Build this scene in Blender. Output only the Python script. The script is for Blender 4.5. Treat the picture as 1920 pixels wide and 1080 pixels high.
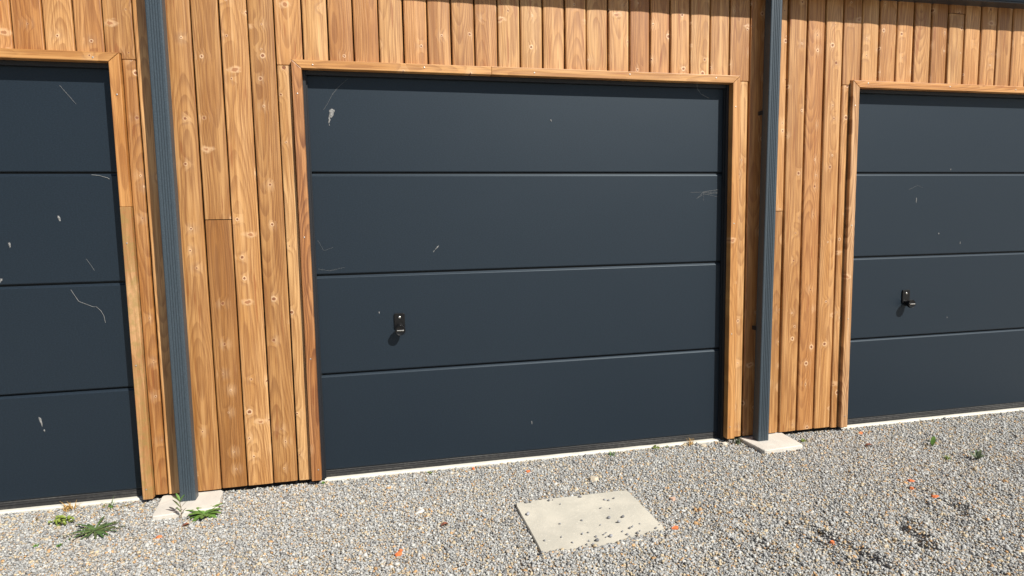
import bpy, math, random
import numpy as np
from mathutils import Vector, Matrix, Euler, noise as mnoise

for o in list(bpy.data.objects):
    bpy.data.objects.remove(o)
scn = bpy.context.scene
COL = scn.collection
random.seed(7)
RNG = np.random.default_rng(11)

# ------------------------------------------------------------------ camera, sky, sun, exposure
cam_d = bpy.data.cameras.new('camera')
cam_d.sensor_width = 36.0
cam_d.lens = 1193.764 / 1920 * 36
cam_d.clip_end = 500
cam_d.clip_start = 0.05
cam = bpy.data.objects.new('camera', cam_d)
COL.objects.link(cam)
R_ = ((0.97494538, -0.22176987, -0.01730957), (-0.03926927, -0.09499719, -0.9947027), (0.21895073, 0.97046054, -0.10132581))
right, down, fwd = (Vector(v) for v in R_)
m = Matrix((right, -down, -fwd)).transposed().to_4x4()
m.translation = (0.2849, -3.2699, 1.2392)
cam.matrix_world = m
scn.camera = cam

SUN = Vector((0.70, -1.0, 1.15)).normalized()
world = bpy.data.worlds.new('World')
scn.world = world
world.use_nodes = True
wn = world.node_tree.nodes
bg = wn['Background']
sky = wn.new('ShaderNodeTexSky')
sky.sky_type = 'NISHITA'
sky.sun_disc = False
sky.sun_elevation = math.asin(SUN.z)
sky.sun_rotation = math.atan2(SUN.x, SUN.y)
sky.air_density = 1.0
sky.dust_density = 0.6
world.node_tree.links.new(sky.outputs[0], bg.inputs[0])
bg.inputs[1].default_value = 0.05
sl = bpy.data.lights.new('sun', 'SUN')
sl.energy = 5.0
sl.angle = math.radians(0.53)
sl.color = (1.0, 0.955, 0.88)
so = bpy.data.objects.new('sun', sl)
so.rotation_euler = SUN.to_track_quat('Z', 'Y').to_euler()
so.location = (6, -8, 9)
COL.objects.link(so)
scn.view_settings.view_transform = 'Standard'
scn.view_settings.look = 'None'
scn.view_settings.exposure = 0.53
scn.view_settings.gamma = 1.0
scn.view_settings.use_curve_mapping = False


# ------------------------------------------------------------------ helpers
def mesh_obj(name, verts, faces, mat=None, parent=None, smooth=False, loc=None, rot=None):
    me = bpy.data.meshes.new(name)
    me.from_pydata([tuple(v) for v in verts], [], faces)
    me.update()
    if mat is not None:
        me.materials.append(mat)
    if smooth:
        me.polygons.foreach_set('use_smooth', [True] * len(me.polygons))
    o = bpy.data.objects.new(name, me)
    COL.objects.link(o)
    if parent is not None:
        o.parent = parent
    if loc is not None:
        o.location = loc
    if rot is not None:
        o.rotation_euler = rot
    return o


def empty(name, loc=(0, 0, 0)):
    o = bpy.data.objects.new(name, None)
    o.empty_display_size = 0.1
    o.location = loc
    COL.objects.link(o)
    return o


def tag(o, label=None, cat=None, group=None, kind=None):
    if label: o['label'] = label
    if cat: o['category'] = cat
    if group: o['group'] = group
    if kind: o['kind'] = kind
    return o


class MB:
    def __init__(s):
        s.v, s.f = [], []

    def box(s, x0, x1, y0, y1, z0, z1):
        n = len(s.v)
        s.v += [(x, y, z) for z in (z0, z1) for y in (y0, y1) for x in (x0, x1)]
        for q in ((0, 2, 3, 1), (4, 5, 7, 6), (0, 1, 5, 4), (2, 6, 7, 3), (0, 4, 6, 2), (1, 3, 7, 5)):
            s.f.append(tuple(n + i for i in q))
        return s

    def prism(s, prof, fn0, fn1):
        """closed profile list of (a,b), extruded between the two placing functions"""
        n = len(s.v)
        k = len(prof)
        s.v += [fn0(*p) for p in prof] + [fn1(*p) for p in prof]
        for i in range(k):
            j = (i + 1) % k
            s.f.append((n + i, n + j, n + k + j, n + k + i))
        s.f.append(tuple(n + i for i in reversed(range(k))))
        s.f.append(tuple(n + k + i for i in range(k)))
        return s

    def tube(s, pts, r, sides=6, taper=None):
        n0 = len(s.v)
        for i, p in enumerate(pts):
            p = Vector(p)
            t = (Vector(pts[min(i + 1, len(pts) - 1)]) - Vector(pts[max(i - 1, 0)])).normalized()
            u = t.cross(Vector((0.31, 0.22, 0.92))).normalized()
            w = t.cross(u)
            rr = r if taper is None else r * (1 + (taper - 1) * i / (len(pts) - 1))
            for k in range(sides):
                a = 2 * math.pi * k / sides
                s.v.append(tuple(p + (u * math.cos(a) + w * math.sin(a)) * rr))
        for i in range(len(pts) - 1):
            for k in range(sides):
                a, b = n0 + i * sides + k, n0 + i * sides + (k + 1) % sides
                s.f.append((a, b, b + sides, a + sides))
        return s

    def build(s, name, mat, parent=None, **kw):
        return mesh_obj(name, s.v, s.f, mat, parent, **kw)


def fix_normals(o):
    import bmesh
    bm = bmesh.new()
    bm.from_mesh(o.data)
    bmesh.ops.recalc_face_normals(bm, faces=bm.faces)
    bm.to_mesh(o.data)
    bm.free()
    return o


def bevel(o, w, seg=2):
    md = o.modifiers.new('bevel', 'BEVEL')
    md.width = w
    md.segments = seg
    md.limit_method = 'ANGLE'
    md.angle_limit = math.radians(40)
    return o


# ------------------------------------------------------------------ node helper
class NT:
    def __init__(s, name):
        s.m = bpy.data.materials.new(name)
        s.m.use_nodes = True
        s.t = s.m.node_tree
        s.n = s.t.nodes
        s.bsdf = s.n['Principled BSDF']

    def link(s, a, b):
        s.t.links.new(a, b)

    def setin(s, sock, v):
        if isinstance(v, bpy.types.NodeSocket):
            s.link(v, sock)
        elif isinstance(v, (tuple, list)) and len(v) == 3 and sock.type == 'RGBA':
            sock.default_value = (*v, 1)
        else:
            sock.default_value = v

    def math(s, op, a, b=None, c=None, clamp=False):
        n = s.n.new('ShaderNodeMath')
        n.operation = op
        n.use_clamp = clamp
        s.setin(n.inputs[0], a)
        if b is not None: s.setin(n.inputs[1], b)
        if c is not None: s.setin(n.inputs[2], c)
        return n.outputs[0]

    def comb(s, x, y, z):
        n = s.n.new('ShaderNodeCombineXYZ')
        for i, v in enumerate((x, y, z)): s.setin(n.inputs[i], v)
        return n.outputs[0]

    def sep(s, v):
        n = s.n.new('ShaderNodeSeparateXYZ')
        s.link(v, n.inputs[0])
        return n.outputs

    def noise(s, vec, scale=1.0, detail=2.0, rough=0.5, dist=0.0):
        n = s.n.new('ShaderNodeTexNoise')
        s.link(vec, n.inputs['Vector'])
        n.inputs['Scale'].default_value = scale
        n.inputs['Detail'].default_value = detail
        n.inputs['Roughness'].default_value = rough
        n.inputs['Distortion'].default_value = dist
        return n.outputs['Fac']

    def mix(s, f, a, b, blend='MIX'):
        n = s.n.new('ShaderNodeMix')
        n.data_type = 'RGBA'
        n.blend_type = blend
        s.setin(n.inputs[0], f)
        s.setin(n.inputs[6], a)
        s.setin(n.inputs[7], b)
        return n.outputs[2]

    def ramp(s, f, lo, hi, a=0.0, b=1.0, smooth=True):
        n = s.n.new('ShaderNodeMapRange')
        n.interpolation_type = 'SMOOTHSTEP' if smooth else 'LINEAR'
        s.setin(n.inputs[0], f)
        n.inputs[1].default_value = lo
        n.inputs[2].default_value = hi
        n.inputs[3].default_value = a
        n.inputs[4].default_value = b
        return n.outputs[0]

    def coords(s):
        return s.n.new('ShaderNodeTexCoord').outputs['Object']

    def bump(s, h, strength=0.3, dist=0.001):
        n = s.n.new('ShaderNodeBump')
        n.inputs['Strength'].default_value = strength
        n.inputs['Distance'].default_value = dist
        s.link(h, n.inputs['Height'])
        s.link(n.outputs[0], s.bsdf.inputs['Normal'])

    def set(s, **kw):
        for k, v in kw.items():
            s.setin(s.bsdf.inputs[k.replace('_', ' ')], v)
        return s


# ------------------------------------------------------------------ wood
def wood(name, base=(0.430, 0.214, 0.066), dark=(0.205, 0.078, 0.020), knots=0.40, ring=0.0062, ringc=0.62, tintvar=0.85, moss=False):
    t = NT(name)
    co = t.coords()
    x, y, z = t.sep(co)
    oi = t.n.new('ShaderNodeObjectInfo').outputs['Random']
    s1 = t.math('MULTIPLY', oi, 91.7)
    s2 = t.math('FRACT', t.math('MULTIPLY', oi, 57.31))
    s3 = t.math('FRACT', t.math('MULTIPLY', oi, 131.77))
    zs = t.math('ADD', z, s1)
    # ---- knots: 2-D cells, some of them empty
    sc = 10.5
    kv = t.comb(t.math('MULTIPLY', t.math('ADD', x, s1), sc), t.math('MULTIPLY', t.math('ADD', z, t.math('MULTIPLY', s2, 40.0)), sc), 0.0)
    vo = t.n.new('ShaderNodeTexVoronoi')
    vo.voronoi_dimensions = '2D'
    t.link(kv, vo.inputs['Vector'])
    vo.inputs['Scale'].default_value = 1.0
    vo.inputs['Randomness'].default_value = 0.9
    kd = t.math('DIVIDE', vo.outputs['Distance'], sc)
    cr, cg, cb = t.sep(vo.outputs['Color'])
    gate = t.math('LESS_THAN', cr, knots)
    kr = t.math('MULTIPLY_ADD', t.math('POWER', cg, 2.5), 0.0060, 0.0030)
    kd = t.math('ADD', kd, t.math('MULTIPLY', t.math('SUBTRACT', t.noise(co, 110, 3), 0.5), 0.0075))
    rel = t.math('DIVIDE', kd, kr)
    core = t.math('MULTIPLY', t.ramp(rel, 1.12, 0.72), gate)
    halo = t.math('MULTIPLY', t.math('MULTIPLY', t.ramp(rel, 2.1, 1.1), gate), t.ramp(t.math('ADD', cb, t.math('MULTIPLY', t.noise(co, 60, 2), 0.8)), 0.25, 1.15, 0.05, 0.7))
    # whorls: wide pale flares across the grain
    s4 = t.math('FRACT', t.math('MULTIPLY', oi, 311.9))
    wsc = 4.2
    wv = t.comb(t.math('MULTIPLY', t.math('ADD', x, s1), wsc * 0.55), t.math('MULTIPLY', t.math('ADD', z, t.math('MULTIPLY', s4, 60.0)), wsc), 0.0)
    vw = t.n.new('ShaderNodeTexVoronoi')
    vw.voronoi_dimensions = '2D'
    t.link(wv, vw.inputs['Vector'])
    vw.inputs['Scale'].default_value = 1.0
    wr, wg, wbl = t.sep(vw.outputs['Color'])
    wdn = t.noise(t.comb(t.math('MULTIPLY', x, 30.0), s1, t.math('MULTIPLY', zs, 48.0)), 1.0, 3.0, 0.6)
    wdist = t.math('ADD', t.math('DIVIDE', vw.outputs['Distance'], wsc), t.math('MULTIPLY_ADD', wdn, 0.030, -0.015))
    flare = t.math('MULTIPLY', t.ramp(wdist, 0.021, 0.007), t.math('LESS_THAN', wr, 0.26))
    slit = t.math('MULTIPLY', t.ramp(wdist, 0.0085, 0.0045), t.math('LESS_THAN', wr, 0.26))
    wide = t.math('MULTIPLY', t.ramp(kd, 0.045, 0.0), gate)
    # ---- growth rings of a flat sawn board
    nz = t.noise(t.comb(t.math('MULTIPLY', x, 4.0), s1, t.math('MULTIPLY', zs, 0.75)), 1.0, 2.0)
    xo = t.math('MULTIPLY_ADD', s3, 0.07, -0.035)
    xw = t.math('ADD', t.math('ADD', x, xo), t.math('MULTIPLY_ADD', nz, 0.05, -0.025))
    hz = t.math('MULTIPLY_ADD', t.noise(t.comb(s1, 3.1, t.math('MULTIPLY', zs, 0.55)), 1.0, 2.5), 0.20, -0.012)
    r = t.math('SQRT', t.math('ADD', t.math('MULTIPLY', xw, xw), t.math('MULTIPLY', hz, hz)))
    r = t.math('ADD', r, t.math('MULTIPLY', wide, 0.006))
    ph = t.math('FRACT', t.math('DIVIDE', r, ring))
    late = t.math('MULTIPLY', t.ramp(ph, 0.25, 0.85), t.ramp(ph, 1.0, 0.9))
    # ---- streaks along the grain
    st1 = t.noise(t.comb(t.math('MULTIPLY', x, 260.0), s1, t.math('MULTIPLY', zs, 5.0)), 1.0, 3.0, 0.6)
    st2 = t.noise(t.comb(t.math('MULTIPLY', x, 55.0), s1, t.math('MULTIPLY', zs, 1.4)), 1.0, 2.0, 0.5)
    st3 = t.noise(t.comb(t.math('MULTIPLY', x, 13.0), s1, t.math('MULTIPLY', zs, 2.2)), 1.0, 3.0, 0.55)
    pale = tuple(min(0.9, c * k) for c, k in zip(base, (1.36, 1.60, 2.15)))
    col = t.mix(t.ramp(st3, 0.3, 0.75), base, pale)
    col = t.mix(t.math('MULTIPLY', late, t.ramp(st2, 0.25, 0.7, ringc * 0.35, ringc)), col, dark)
    col = t.mix(t.ramp(st1, 0.40, 0.66, 0.0, 0.62), col, dark)
    col = t.mix(t.ramp(st2, 0.54, 0.70, 0.0, 0.75), col, pale)
    lens = t.noise(t.comb(t.math('MULTIPLY', x, 62.0), t.math('ADD', s1, 7.0), t.math('MULTIPLY', zs, 4.5)), 1.0, 1.5, 0.4)
    col = t.mix(t.ramp(lens, 0.66, 0.74, 0.0, 0.6), col, tuple(c * k for c, k in zip(dark, (1.25, 1.05, 0.9))))
    red = t.math('FRACT', t.math('MULTIPLY', oi, 733.1))
    col = t.mix(t.math('MULTIPLY', red, 0.9), col, t.mix(1.0, col, (1.03, 0.90, 0.80), 'MULTIPLY'))
    # board to board tone
    tone = t.mix(s2, (0.74, 0.65, 0.52), (1.17, 1.22, 1.30))
    col = t.mix(tintvar, col, t.mix(1.0, col, tone, 'MULTIPLY'))
    col = t.mix(t.math('MULTIPLY', flare, t.ramp(st1, 0.3, 0.6, 0.2, 0.58)), col, (0.76, 0.51, 0.29))
    col = t.mix(t.math('MULTIPLY', slit, 0.85), col, (0.31, 0.12, 0.042))
    col = t.mix(t.math('MULTIPLY', halo, 0.85), col, (0.80, 0.56, 0.34))
    col = t.mix(t.math('MULTIPLY', wide, t.ramp(st2, 0.4, 0.65, 0.0, 0.28)), col, (0.74, 0.50, 0.29))
    col = t.mix(t.math('MULTIPLY', core, 0.95), col, (0.20, 0.068, 0.024))
    if moss:
        mo = t.math('MULTIPLY', t.ramp(t.noise(co, 28, 4, 0.7), 0.38, 0.66, 0.0, 0.6), 1.0)
        col = t.mix(mo, col, (0.27, 0.19, 0.055))
    t.set(Base_Color=col, Roughness=t.ramp(st2, 0.2, 0.8, 0.40, 0.58, False), Specular_IOR_Level=0.6)
    hgt = t.math('SUBTRACT', t.math('ADD', t.math('ADD', t.math('MULTIPLY', halo, 1.4), t.math('MULTIPLY', flare, 1.2)), t.math('MULTIPLY', st1, 0.5)), t.math('ADD', t.math('MULTIPLY', late, 0.35), t.math('MULTIPLY', core, 0.9)))
    t.bump(hgt, 0.55, 0.0011)
    return t.m


M_WOOD = wood('larch_board')
M_WOOD_DARK = wood('larch_board_dark', base=(0.275, 0.115, 0.026), dark=(0.16, 0.060, 0.014), tintvar=0.0, ringc=0.7)
M_TRIM = wood('larch_trim', base=(0.43, 0.205, 0.055), dark=(0.25, 0.102, 0.026), knots=0.10, ring=0.005, tintvar=0.35)
M_TRIM_RED = wood('larch_trim_figured', base=(0.34, 0.150, 0.045), dark=(0.13, 0.045, 0.014), knots=0.05, ring=0.0042, ringc=1.0, tintvar=0.1)
M_TRIM_FIG = wood('larch_trim_wavy', base=(0.46, 0.245, 0.095), dark=(0.20, 0.085, 0.03), knots=0.05, ring=0.0045, ringc=1.0, tintvar=0.1)
M_TRIM_MOSS = wood('larch_trim_mossy', base=(0.40, 0.20, 0.07), dark=(0.26, 0.11, 0.035), knots=0.05, tintvar=0.1, moss=True)


def anthracite(name, base=(0.022, 0.033, 0.046), rough=0.50, grain=900.0, bumps=0.12, spec=0.5, dust=0.0, tint=(1, 1, 1)):
    t = NT(name)
    co = t.coords()
    x, y, z = t.sep(co)
    n1 = t.noise(t.comb(t.math('MULTIPLY', x, 1.0), y, t.math('MULTIPLY', z, 2.2)), 2.3, 4.0, 0.6)
    n2 = t.noise(co, grain, 2.0, 0.7)
    n3 = t.noise(t.comb(t.math('MULTIPLY', x, 6.0), y, t.math('MULTIPLY', z, 240.0)), 1.0, 2.0)
    col = t.mix(t.ramp(n1, 0.3, 0.7, 0.0, 1.0), tuple(c * 0.96 for c in base), tuple(c * 1.04 for c in base))
    n4 = t.noise(t.comb(t.math('MULTIPLY', x, 0.6), y, z), 230, 3.0, 0.75)
    col = t.mix(t.ramp(n4, 0.38, 0.66), tuple(c * 0.72 for c in base), tuple(c * 1.12 for c in base))
    if dust:
        d = t.noise(co, 60, 5, 0.75)
        col = t.mix(t.ramp(d, 0.68, 0.8, 0.0, dust), col, (0.22, 0.22, 0.21))
    t.set(Base_Color=col, Roughness=t.ramp(n1, 0.3, 0.7, rough - 0.01, rough + 0.012, False), Specular_IOR_Level=spec)
    t.bsdf.inputs['Specular Tint'].default_value = (*tint, 1)
    t.bump(t.math('ADD', n2, t.math('MULTIPLY', n3, 0.35)), bumps, 0.0006)
    return t.m


M_DOOR = anthracite('door_anthracite', base=(0.0100, 0.0172, 0.0265), rough=0.48, grain=420, bumps=0.2, spec=0.45, dust=0.06, tint=(0.78, 0.90, 1.0))
M_PIPE = anthracite('pipe_lacquer', base=(0.042, 0.060, 0.076), rough=0.42, grain=60, bumps=0.01)
M_GUTTER = anthracite('gutter_lacquer', base=(0.026, 0.036, 0.048), rough=0.40, grain=300, bumps=0.04)
M_FRAME = anthracite('track_black', base=(0.012, 0.014, 0.018), rough=0.5, grain=400, bumps=0.05)
M_MEMBRANE = anthracite('membrane', base=(0.010, 0.010, 0.010), rough=0.85, grain=200, bumps=0.1, spec=0.2)


def rubber():
    t = NT('rubber_seal')
    co = t.coords()
    x, y, z = t.sep(co)
    d = t.noise(t.comb(t.math('MULTIPLY', x, 2.0), y, t.math('MULTIPLY', z, 220.0)), 1.0, 2.0, 0.5)
    d2 = t.noise(co, 55, 4, 0.7)
    col = t.mix(t.ramp(t.math('ADD', d, t.math('MULTIPLY', d2, 0.6)), 0.72, 1.15), (0.022, 0.022, 0.023), (0.085, 0.082, 0.076))
    t.set(Base_Color=col, Roughness=0.7, Specular_IOR_Level=0.3)
    return t.m


M_RUBBER = rubber()


def concrete(name, a, b, rough=0.85, wear=0.5):
    t = NT(name)
    co = t.coords()
    n1 = t.noise(co, 5.5, 5, 0.65, 0.4)
    n2 = t.noise(co, 70, 4, 0.75)
    n3 = t.noise(co, 420, 2, 0.6)
    col = t.mix(t.ramp(n1, 0.35, 0.68), a, b)
    col = t.mix(t.ramp(n2, 0.58, 0.72, 0.0, wear), col, tuple(min(0.85, c * 1.25) for c in b))
    col = t.mix(t.ramp(n3, 0.62, 0.75, 0.0, 0.45), col, tuple(c * 0.5 for c in a))
    t.set(Base_Color=col, Roughness=rough, Specular_IOR_Level=0.25)
    t.bump(t.math('ADD', t.math('MULTIPLY', n2, 1.0), t.math('MULTIPLY', n3, 0.5)), 0.6, 0.0015)
    return t.m


M_SILL = concrete('sill_concrete', (0.56, 0.54, 0.47), (0.66, 0.63, 0.55))
M_SLAB = concrete('slab_concrete', (0.50, 0.47, 0.42), (0.60, 0.56, 0.50), wear=0.3)
M_COVER = concrete('cover_concrete', (0.45, 0.425, 0.36), (0.54, 0.505, 0.425), wear=0.8)


def plain(name, col, rough=0.6, metal=0.0, var=0.15, scale=40.0, spec=0.4):
    t = NT(name)
    n = t.noise(t.coords(), scale, 3, 0.6)
    c = t.mix(t.ramp(n, 0.3, 0.7), tuple(max(0, v * (1 - var)) for v in col), tuple(min(1, v * (1 + var)) for v in col))
    t.set(Base_Color=c, Roughness=rough, Metallic=metal, Specular_IOR_Level=spec)
    return t.m


M_LOCK = plain('lock_black', (0.006, 0.0062, 0.007), 0.30, spec=0.35)
M_STEEL = plain('steel', (0.72, 0.71, 0.68), 0.28, 1.0)
M_NAIL = plain('nail_steel', (0.45, 0.43, 0.40), 0.45, 0.8)
M_DROP = plain('dropping_white', (0.20, 0.20, 0.195), 0.8, var=0.5, scale=180)
M_WEB = plain('cobweb', (0.30, 0.30, 0.29), 0.7)
M_BRICK = plain('brick_orange', (0.62, 0.17, 0.055), 0.85, var=0.25, scale=90)
M_STONE = plain('pale_stone', (0.50, 0.43, 0.33), 0.85, var=0.2, scale=70)
M_DEAD = plain('dead_leaf', (0.16, 0.055, 0.03), 0.7, var=0.4, scale=90)


def leafmat(name, a, b, edge=None):
    t = NT(name)
    co = t.coords()
    oi = t.n.new('ShaderNodeObjectInfo').outputs['Random']
    n = t.noise(co, 70, 3, 0.6)
    c = t.mix(t.ramp(n, 0.3, 0.7), a, b)
    c = t.mix(t.math('MULTIPLY', oi, 0.35), c, edge or tuple(v * 0.5 for v in a))
    t.set(Base_Color=c, Roughness=0.5, Specular_IOR_Level=0.4)
    t.bsdf.inputs['Transmission Weight'].default_value = 0.0
    return t.m


M_LEAF_DEEP = leafmat('leaf_deep', (0.045, 0.095, 0.028), (0.10, 0.165, 0.05), (0.13, 0.08, 0.05))
M_LEAF_FRESH = leafmat('leaf_fresh', (0.075, 0.165, 0.028), (0.145, 0.25, 0.05))
M_LEAF_YELLOW = leafmat('leaf_yellow', (0.17, 0.23, 0.035), (0.27, 0.32, 0.07))
M_LEAF_GREY = leafmat('leaf_grey', (0.075, 0.11, 0.055), (0.15, 0.18, 0.10))
M_STRAW = leafmat('straw', (0.42, 0.24, 0.07), (0.55, 0.36, 0.13))
M_STEM = leafmat('stem_red', (0.16, 0.07, 0.04), (0.13, 0.14, 0.05))

# ------------------------------------------------------------------ ground relief
RUTS = [((1.72, -1.02), (1.78, -1.17), 0.018, 0.026), ((2.03, -1.06), (2.05, -1.16), 0.019, 0.022), ((2.07, -1.20), (2.10, -1.38), 0.026, 0.026), ((2.42, -1.13), (2.37, -1.29), 0.026, 0.032),
        ((1.93, -0.93), (2.03, -0.98), 0.012, 0.026), ((2.80, -1.02), (2.74, -1.12), 0.018, 0.03), ((1.36, -1.20), (1.32, -1.28), 0.012, 0.03)]


def seg_d(px, py, a, b):
    ax, ay = a
    dx, dy = b[0] - ax, b[1] - ay
    tt = np.clip(((px - ax) * dx + (py - ay) * dy) / (dx * dx + dy * dy), 0, 1)
    return np.hypot(px - ax - tt * dx, py - ay - tt * dy)


def relief(px, py):
    px = np.asarray(px, float)
    py = np.asarray(py, float)
    amp = np.clip((-py - 0.10) / 0.5, 0.15, 1.0)
    near = np.clip((px - 0.6) / 1.4, 0.35, 1.0)
    h = -0.052 + amp * near * 0.006 * (np.sin(px * 7.1 + 1.3 * np.sin(py * 5.3)) * np.sin(py * 8.7 + 0.9 + 1.1 * np.sin(px * 3.7)) + 0.6 * np.sin(px * 17.3 + py * 9.1) * np.sin(py * 21.0 - px * 5.0))
    for a, b, d, w in RUTS:
        wob = 0.012 * np.sin(px * 31 + py * 47)
        dd = seg_d(px + wob, py - wob, a, b)
        h = h - d * np.exp(-(dd / w) ** 2) + 0.45 * d * np.exp(-((dd - 2.3 * w) / (1.1 * w)) ** 2)
    inx = np.clip((px - 0.78) / 0.08, 0, 1) * np.clip((1.56 - px) / 0.08, 0, 1)
    h = h + 0.020 * inx * np.exp(-((py + 1.055) / 0.055) ** 2)
    fade = np.clip(1.5 - np.hypot(px - 1.5, py) / 5.0, 0, 1)
    h = h + 0.006 * np.clip(1 + (py + 0.02) / 0.10, 0, 1)
    return -0.052 + (h + 0.052) * fade


def gravel_ground_mat():
    t = NT('gravel_ground')
    co = t.coords()
    vo = t.n.new('ShaderNodeTexVoronoi')
    t.link(co, vo.inputs['Vector'])
    vo.inputs['Scale'].default_value = 95
    r, g, b = t.sep(vo.outputs['Color'])
    c = t.mix(r, (0.24, 0.235, 0.22), (0.42, 0.41, 0.385))
    c = t.mix(t.math('GREATER_THAN', g, 0.82), c, (0.42, 0.30, 0.17))
    t.set(Base_Color=c, Roughness=0.9, Specular_IOR_Level=0.2)
    t.bump(t.math('SUBTRACT', 1.0, vo.outputs['Distance']), 1.0, 0.008)
    return t.m


gx = np.concatenate([-np.geomspace(150, 2.2, 14), np.arange(-2.0, 5.6, 0.025), np.geomspace(5.8, 150, 14)])
gy = np.concatenate([-np.geomspace(150, 2.6, 14), np.arange(-2.4, 0.08, 0.025)])
GX, GY = np.meshgrid(gx, gy)
GZ = relief(GX, GY) - 0.0015
nx, ny = len(gx), len(gy)
gv = np.stack([GX.ravel(), GY.ravel(), GZ.ravel()], 1)
ii = (np.arange(ny - 1)[:, None] * nx + np.arange(nx - 1)[None, :]).ravel()
gf = np.stack([ii, ii + 1, ii + nx + 1, ii + nx], 1)
ground = mesh_obj('ground', gv.tolist(), [tuple(f) for f in gf.tolist()], gravel_ground_mat(), smooth=True)
tag(ground, 'flat gravelled yard in front of the garages', kind='structure')

# ------------------------------------------------------------------ gravel (real stones)
COVER = (0.897, 1.453, -1.035, -0.526)  # x0 x1 y0 y1
COVER_TOP = -0.038


def stone_mat():
    t = NT('gravel_stone')
    at = t.n.new('ShaderNodeAttribute')
    at.attribute_name = 'stone_colour'
    n = t.noise(t.coords(), 420, 3, 0.65)
    c = t.mix(1.0, at.outputs['Color'], t.mix(t.ramp(n, 0.3, 0.7), (0.72, 0.72, 0.72), (1.2, 1.2, 1.2)), 'MULTIPLY')
    t.set(Base_Color=c, Roughness=0.8, Specular_IOR_Level=0.3)
    return t.m


M_GRAVEL = stone_mat()


def ico():
    p = (1 + 5 ** .5) / 2
    v = np.array([(-1, p, 0), (1, p, 0), (-1, -p, 0), (1, -p, 0), (0, -1, p), (0, 1, p), (0, -1, -p), (0, 1, -p), (p, 0, -1), (p, 0, 1), (-p, 0, -1), (-p, 0, 1)])
    v = v / np.linalg.norm(v[0])
    f = np.array([(0, 11, 5), (0, 5, 1), (0, 1, 7), (0, 7, 10), (0, 10, 11), (1, 5, 9), (5, 11, 4), (11, 10, 2), (10, 7, 6), (7, 1, 8), (3, 9, 4), (3, 4, 2), (3, 2, 6), (3, 6, 8), (3, 8, 9), (4, 9, 5), (2, 4, 11), (6, 2, 10), (8, 6, 7), (9, 8, 1)])
    return v, f


IV, IF = ico()


def stone_colours(n):
    k = RNG.random(n)
    g = RNG.uniform(0.28, 0.44, n)
    col = np.stack([g, g, g * 0.965], 1)
    def put(mask, rgb, var):
        cnt = mask.sum()
        s = RNG.uniform(1 - var, 1 + var, (cnt, 1))
        col[mask] = np.array(rgb)[None] * s
    put(k < 0.10, (0.20, 0.198, 0.195), 0.3)
    put((k >= 0.15) & (k < 0.25), (0.46, 0.375, 0.25), 0.2)
    put((k >= 0.25) & (k < 0.285), (0.44, 0.27, 0.13), 0.25)
    put((k >= 0.285) & (k < 0.36), (0.50, 0.495, 0.46), 0.12)
    put((k >= 0.36) & (k < 0.44), (0.40, 0.345, 0.28), 0.2)
    return np.clip(col, 0, 0.85)


def make_stones(pos, size, col, name):
    n = len(pos)
    q = RNG.normal(size=(n, 4))
    # mostly random spin, flattened stones lie roughly flat
    a = RNG.uniform(0, 2 * np.pi, n)
    tx = RNG.normal(0, 0.45, n)
    ty = RNG.normal(0, 0.45, n)
    ca, sa = np.cos(a), np.sin(a)
    Rz = np.zeros((n, 3, 3)); Rz[:, 0, 0] = ca; Rz[:, 0, 1] = -sa; Rz[:, 1, 0] = sa; Rz[:, 1, 1] = ca; Rz[:, 2, 2] = 1
    Rx = np.zeros((n, 3, 3)); Rx[:, 0, 0] = 1; Rx[:, 1, 1] = np.cos(tx); Rx[:, 1, 2] = -np.sin(tx); Rx[:, 2, 1] = np.sin(tx); Rx[:, 2, 2] = np.cos(tx)
    Ry = np.zeros((n, 3, 3)); Ry[:, 1, 1] = 1; Ry[:, 0, 0] = np.cos(ty); Ry[:, 0, 2] = np.sin(ty); Ry[:, 2, 0] = -np.sin(ty); Ry[:, 2, 2] = np.cos(ty)
    R = Rx @ Ry @ Rz
    asp = np.stack([RNG.uniform(0.95, 1.45, n), RNG.uniform(0.7, 1.05, n), RNG.uniform(0.5, 0.85, n)], 1) * size[:, None]
    base = IV[None] * RNG.uniform(0.74, 1.22, (n, 12, 1))
    v = np.einsum('nij,nkj->nki', R, base * asp[:, None, :]) + pos[:, None, :]
    f = IF[None] + (np.arange(n) * 12)[:, None, None]
    me = bpy.data.meshes.new(name)
    nv, nf = n * 12, n * 20
    me.vertices.add(nv)
    me.vertices.foreach_set('co', v.astype(np.float32).ravel())
    me.loops.add(nf * 3)
    me.loops.foreach_set('vertex_index', f.astype(np.int32).ravel())
    me.polygons.add(nf)
    me.polygons.foreach_set('loop_start', np.arange(nf, dtype=np.int32) * 3)
    me.update(calc_edges=True)
    at = me.attributes.new('stone_colour', 'FLOAT_COLOR', 'POINT')
    c4 = np.ones((n, 12, 4), np.float32)
    c4[:, :, :3] = col[:, None, :]
    at.data.foreach_set('color', c4.ravel())
    me.materials.append(M_GRAVEL)
    return me


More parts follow.
